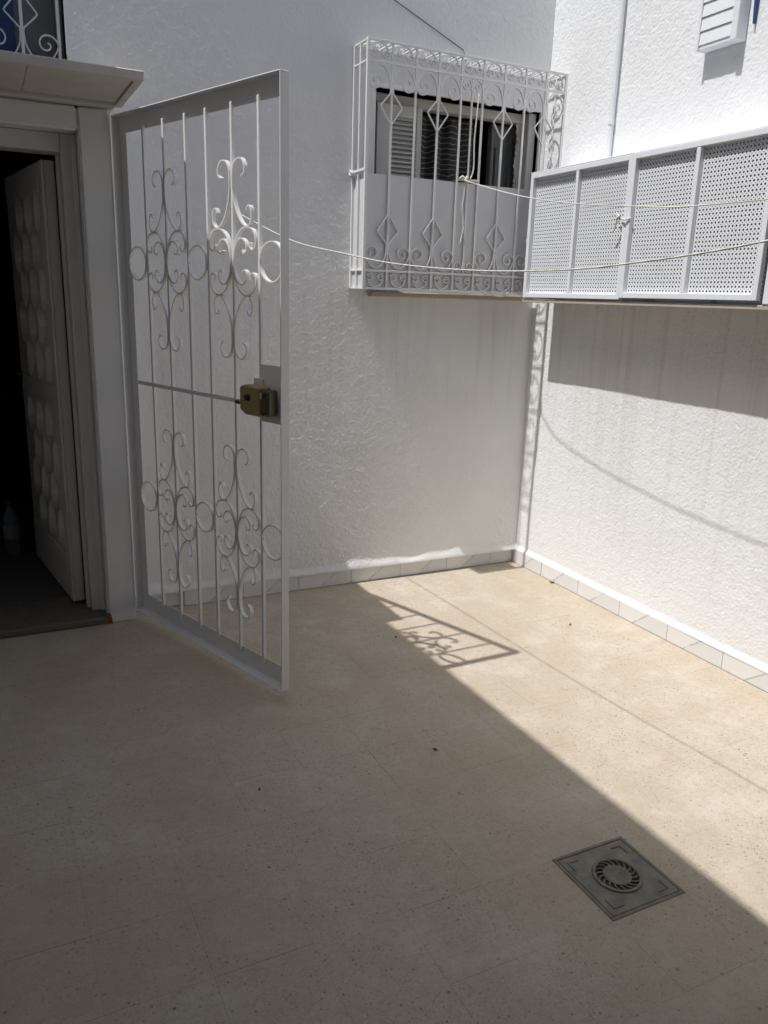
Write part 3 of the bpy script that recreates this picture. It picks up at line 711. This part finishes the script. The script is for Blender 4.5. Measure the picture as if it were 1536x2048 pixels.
tag(MB().add([(-.004, -1.277, 2.545), (-.004, -1.283, 2.545), (-.004, -1.262, 2.75), (-.004, -1.290, 2.75), (-.004, -1.262, 3.2), (-.004, -1.290, 3.2),
              (-.016, -1.277, 2.545), (-.016, -1.283, 2.545), (-.016, -1.262, 2.75), (-.016, -1.290, 2.75), (-.016, -1.262, 3.2), (-.016, -1.290, 3.2)],
             [(6, 7, 9, 8), (8, 9, 11, 10), (0, 2, 3, 1), (2, 4, 5, 3), (0, 6, 8, 2), (2, 8, 10, 4), (1, 3, 9, 7), (3, 5, 11, 9), (0, 1, 7, 6), (4, 10, 11, 5)]).build('shutter_stay', 'blue_paint'),
    'dark blue pointed stay beside the slatted shutter on the side wall', 'stay')

# ------------------------------------------------------------------ washing lines
r1 = thing('washing_line', (-1.68, 0, 1.86), 'long white washing line sagging from the house wall past the gate', 'rope')
P1 = [(-1.690, .004, 1.862), (-1.676, -.06, 1.842), (-1.585, -.505, 1.712), (-1.536, -.928, 1.650), (-1.499, -1.287, 1.607), (-1.456, -1.706, 1.582), (-1.421, -2.043, 1.580), (-1.407, -2.305, 1.594), (-1.385, -2.62, 1.627), (-1.35, -3.3, 1.73), (-1.28, -4.9, 1.96)]
cord('rope', P1, .0023, r1, 10)
MB().tube([(-1.700, .012, 1.858), (-1.696, -.02, 1.862)], .004, 8).build('nail', 'steel', r1)
r2 = thing('clothes_line', (-.575, -.16, 2.06), 'white clothes line knotted to the window cage crossing over the cabinet', 'rope')
P2 = [(-.578, -.164, 2.066), (-.60, -.22, 2.050), (-.626, -.343, 2.022), (-.628, -.60, 1.960), (-.627, -.844, 1.911), (-.627, -1.149, 1.866), (-.625, -1.467, 1.834), (-.624, -1.708, 1.818), (-.62, -2.2, 1.82), (-.61, -3.2, 1.87), (-.60, -4.9, 2.0)]
cord('rope', P2, .0023, r2, 10)
cord('knot', [(-.600, -.160, 2.066), (-.590, -.172, 2.074), (-.576, -.174, 2.058), (-.566, -.168, 2.076), (-.560, -.162, 2.062), (-.572, -.174, 2.066), (-.584, -.176, 2.058)], .0058, r2)
cord('rope_end', [(-.576, -.170, 2.058), (-.577, -.168, 1.99), (-.582, -.166, 1.93), (-.574, -.166, 1.89), (-.570, -.166, 1.84), (-.564, -.166, 1.80), (-.556, -.166, 1.765)], .0034, r2)
cord('rope_end', [(-.569, -.168, 1.845), (-.575, -.166, 1.81), (-.584, -.166, 1.765)], .0034, r2)
cord('rope_end', [(-.520, -.1635, 2.446), (-.526, -.165, 2.36), (-.532, -.1635, 2.24), (-.528, -.1635, 2.12), (-.545, -.166, 2.066)], .0034, r2)
cr_ = thing('cage_cord', (CX0, -.08, 2.06), 'scrap of white cord wound round the corner of the window cage', 'cord')
cord('cord', [(CX0 - .012, -.012, 2.062), (CX0 - .018, -.02, 2.070), (CX0 - .016, -.032, 2.058), (CX0 - .012, -.028, 2.048), (CX0 - .02, -.018, 2.052), (CX0 - .013, -.010, 2.068)], .005, cr_)
lp = thing('cord_loop', (-.30, -.16, 1.52), 'thin loop of cord hanging under the window cage', 'cord')
cord('cord', [(-.39, -.162, 1.546), (-.375, -.163, 1.531), (-.34, -.163, 1.522), (-.30, -.163, 1.524), (-.275, -.162, 1.546)], .0022, lp)
wr = thing('wall_wire', (-.53, -.01, 2.66), 'thin dark wire slanting up the house wall from the window cage', 'wire')
MB().tube([(-.505, -.012, 2.604), (-.526, -.010, 2.668), (-.9, -.012, 2.816), (-1.6, -.012, 3.09), (-2.4, -.010, 3.40)], .0022, 6).build('wire', 'wire', wr, 0, True)

# ------------------------------------------------------------------ floor drain
DC = (-1.322, -2.380); DH = .125
dn = thing('floor_drain', (DC[0], DC[1], 0), 'square grey floor drain cover with round pinwheel grating', 'drain', local=True)
def dp(name, mb, bev=.0006, m='drain', par=None, smooth=False): return mb.build(name, m, par or dn, bev, smooth, off=(0, 0, 0))
fm = MB(); I = DH - .010
for s_ in (-1, 1):
    fm.box((-DH, s_ * I, -.012), (DH, s_ * DH, .0016)); fm.box((s_ * I, -I, -.012), (s_ * DH, I, .0015))
dp('frame', fm, .0008, 'drain_rim')
pm = MB(); n = 48; r0 = .062; sq = []
for i in range(n):
    an = 2 * math.pi * i / n; c_, s_ = math.cos(an), math.sin(an); k_ = (I - .003) / max(abs(c_), abs(s_)); sq.append((c_ * k_, s_ * k_))
vs = [(x, y, .0006) for x, y in sq] + [(r0 * math.cos(2 * math.pi * i / n), r0 * math.sin(2 * math.pi * i / n), .0006) for i in range(n)] + [(r0 * math.cos(2 * math.pi * i / n), r0 * math.sin(2 * math.pi * i / n), -.010) for i in range(n)] + [(x, y, -.010) for x, y in sq]
fs = []
for i in range(n):
    j = (i + 1) % n; fs += [(i, j, n + j, n + i), (n + i, n + j, 2 * n + j, 2 * n + i), (3 * n + j, 3 * n + i, i, j)]
pm.add(vs, fs); dp('cover_plate', pm, 0)
dp('pit', MB().lathe([(.064, -.0015), (.064, -.0008)], (0, 0, 0), 32), 0, 'black')  # black disc stands in for the darkness below the grating
dp('ring', MB().lathe([(.0585, -.006), (.0585, .0040), (.0605, .0048), (.0660, .0048), (.0680, .0022)], (0, 0, 0), 48), 0, 'drain_rim', smooth='angle')
# open the ring: an annulus only (no caps)
rg = bpy.data.objects[dn.children[-1].name].data
bm = bmesh.new(); bm.from_mesh(rg); big = [f for f in bm.faces if len(f.verts) > 8]; bmesh.ops.delete(bm, geom=big, context='FACES'); bm.to_mesh(rg); bm.free()
hub = dp('hub', MB().lathe([(.0385, -.008), (.0385, .0030), (.036, .0042), (.031, .0042), (.027, .0030), (.004, .0028)], (0, 0, 0), 40), 0, 'drain_rim', smooth='angle')
vm = MB(); tw = .22; w0, w1 = .0036, .0050; pts_i, pts_o = [], []
for q_ in range(5):
    t = q_ / 4; rr_ = .0375 + (.0595 - .0375) * t; an = tw * t * t * 1.2 + .02 * t; ww = w0 + (w1 - w0) * t
    pts_i.append((rr_ * math.cos(an) + ww / 2 * math.sin(an), rr_ * math.sin(an) - ww / 2 * math.cos(an))); pts_o.append((rr_ * math.cos(an) - ww / 2 * math.sin(an), rr_ * math.sin(an) + ww / 2 * math.cos(an)))
vm.prism(pts_i + pts_o[::-1], 'z', -.008, .0036); vme = vm.mesh('vane', .0004)
for i in range(18):
    o = obj('vane', vme, 'drain_rim', dn); o.rotation_euler = (0, 0, 2 * math.pi * i / 18)
for sx in (-1, 1):
    for sy in (-1, 1):
        cm = MB(); a_ = I - .020; l_ = .036; t_ = .0050
        cm.prism([(sx * a_, sy * a_), (sx * (a_ - l_), sy * a_), (sx * (a_ - l_), sy * (a_ - t_)), (sx * (a_ - t_), sy * (a_ - t_)), (sx * (a_ - t_), sy * (a_ - l_)), (sx * a_, sy * (a_ - l_))], 'z', .0007, .0026)
        dp('corner_mark', cm, .0006, 'drain_rim')
# ------------------------------------------------------------------ small things on the floor
def bit(x, y, s_, a_, label):
    vs = []; n = 7
    for i in range(n): an = 2 * math.pi * i / n; r_ = s_ * (1 + .35 * math.sin(3 * i + a_)); vs.append((r_ * 1.5 * math.cos(an), r_ * .7 * math.sin(an), .001 + .003 * abs(math.sin(i * 1.7))))
    vs += [(v[0] * .7, v[1] * .7, v[2] + .004) for v in vs]
    fs = [tuple(range(n))[::-1], tuple(range(n, 2 * n))] + [(i, (i + 1) % n, n + (i + 1) % n, n + i) for i in range(n)]
    o = MB().add(vs, fs).build('dry_leaf', 'leaf', None, 0, True); o.location = (x, y, .0006); o.rotation_euler = (0, 0, a_)
    return tag(o, label, 'leaf', 'dry leaf bits on the floor')
bit(-.318, -.935, .006, .4, 'dry leaf bit on the sunlit floor near the side wall')
bit(-1.166, -.745, .006, 1.2, 'dark dry leaf bit on shaded floor beside the gate shadow')
bit(-1.470, -1.640, .006, 2.2, 'dark dry leaf bit on shaded floor between the gate and the drain')
bit(-.030, -.420, .010, -1.0, 'dark scrap against the skirting of the side wall')
bit(-2.09, -1.62, .004, .9, 'tiny dark scrap on the shaded floor in front of the gate')
# bottle standing inside the dark hallway
bt = thing('water_bottle', (-2.690, 1.05, .036), 'clear plastic water bottle with red cap in the dark hallway', 'bottle')
MB().lathe([(.040, 0), (.043, .008), (.043, .19), (.036, .23), (.014, .27), (.014, .285)], (-2.690, 1.05, .037), 20).build('body', 'bottle', bt, 0, True)
MB().lathe([(.0436, .09), (.0440, .092), (.0440, .168), (.0436, .17)], (-2.690, 1.05, .037), 20).build('label_band', 'bottle_label', bt, 0, True)
MB().lathe([(.0165, .283), (.0165, .302), (.012, .305)], (-2.690, 1.05, .037), 16).build('cap', 'red_cap', bt, 0, True)
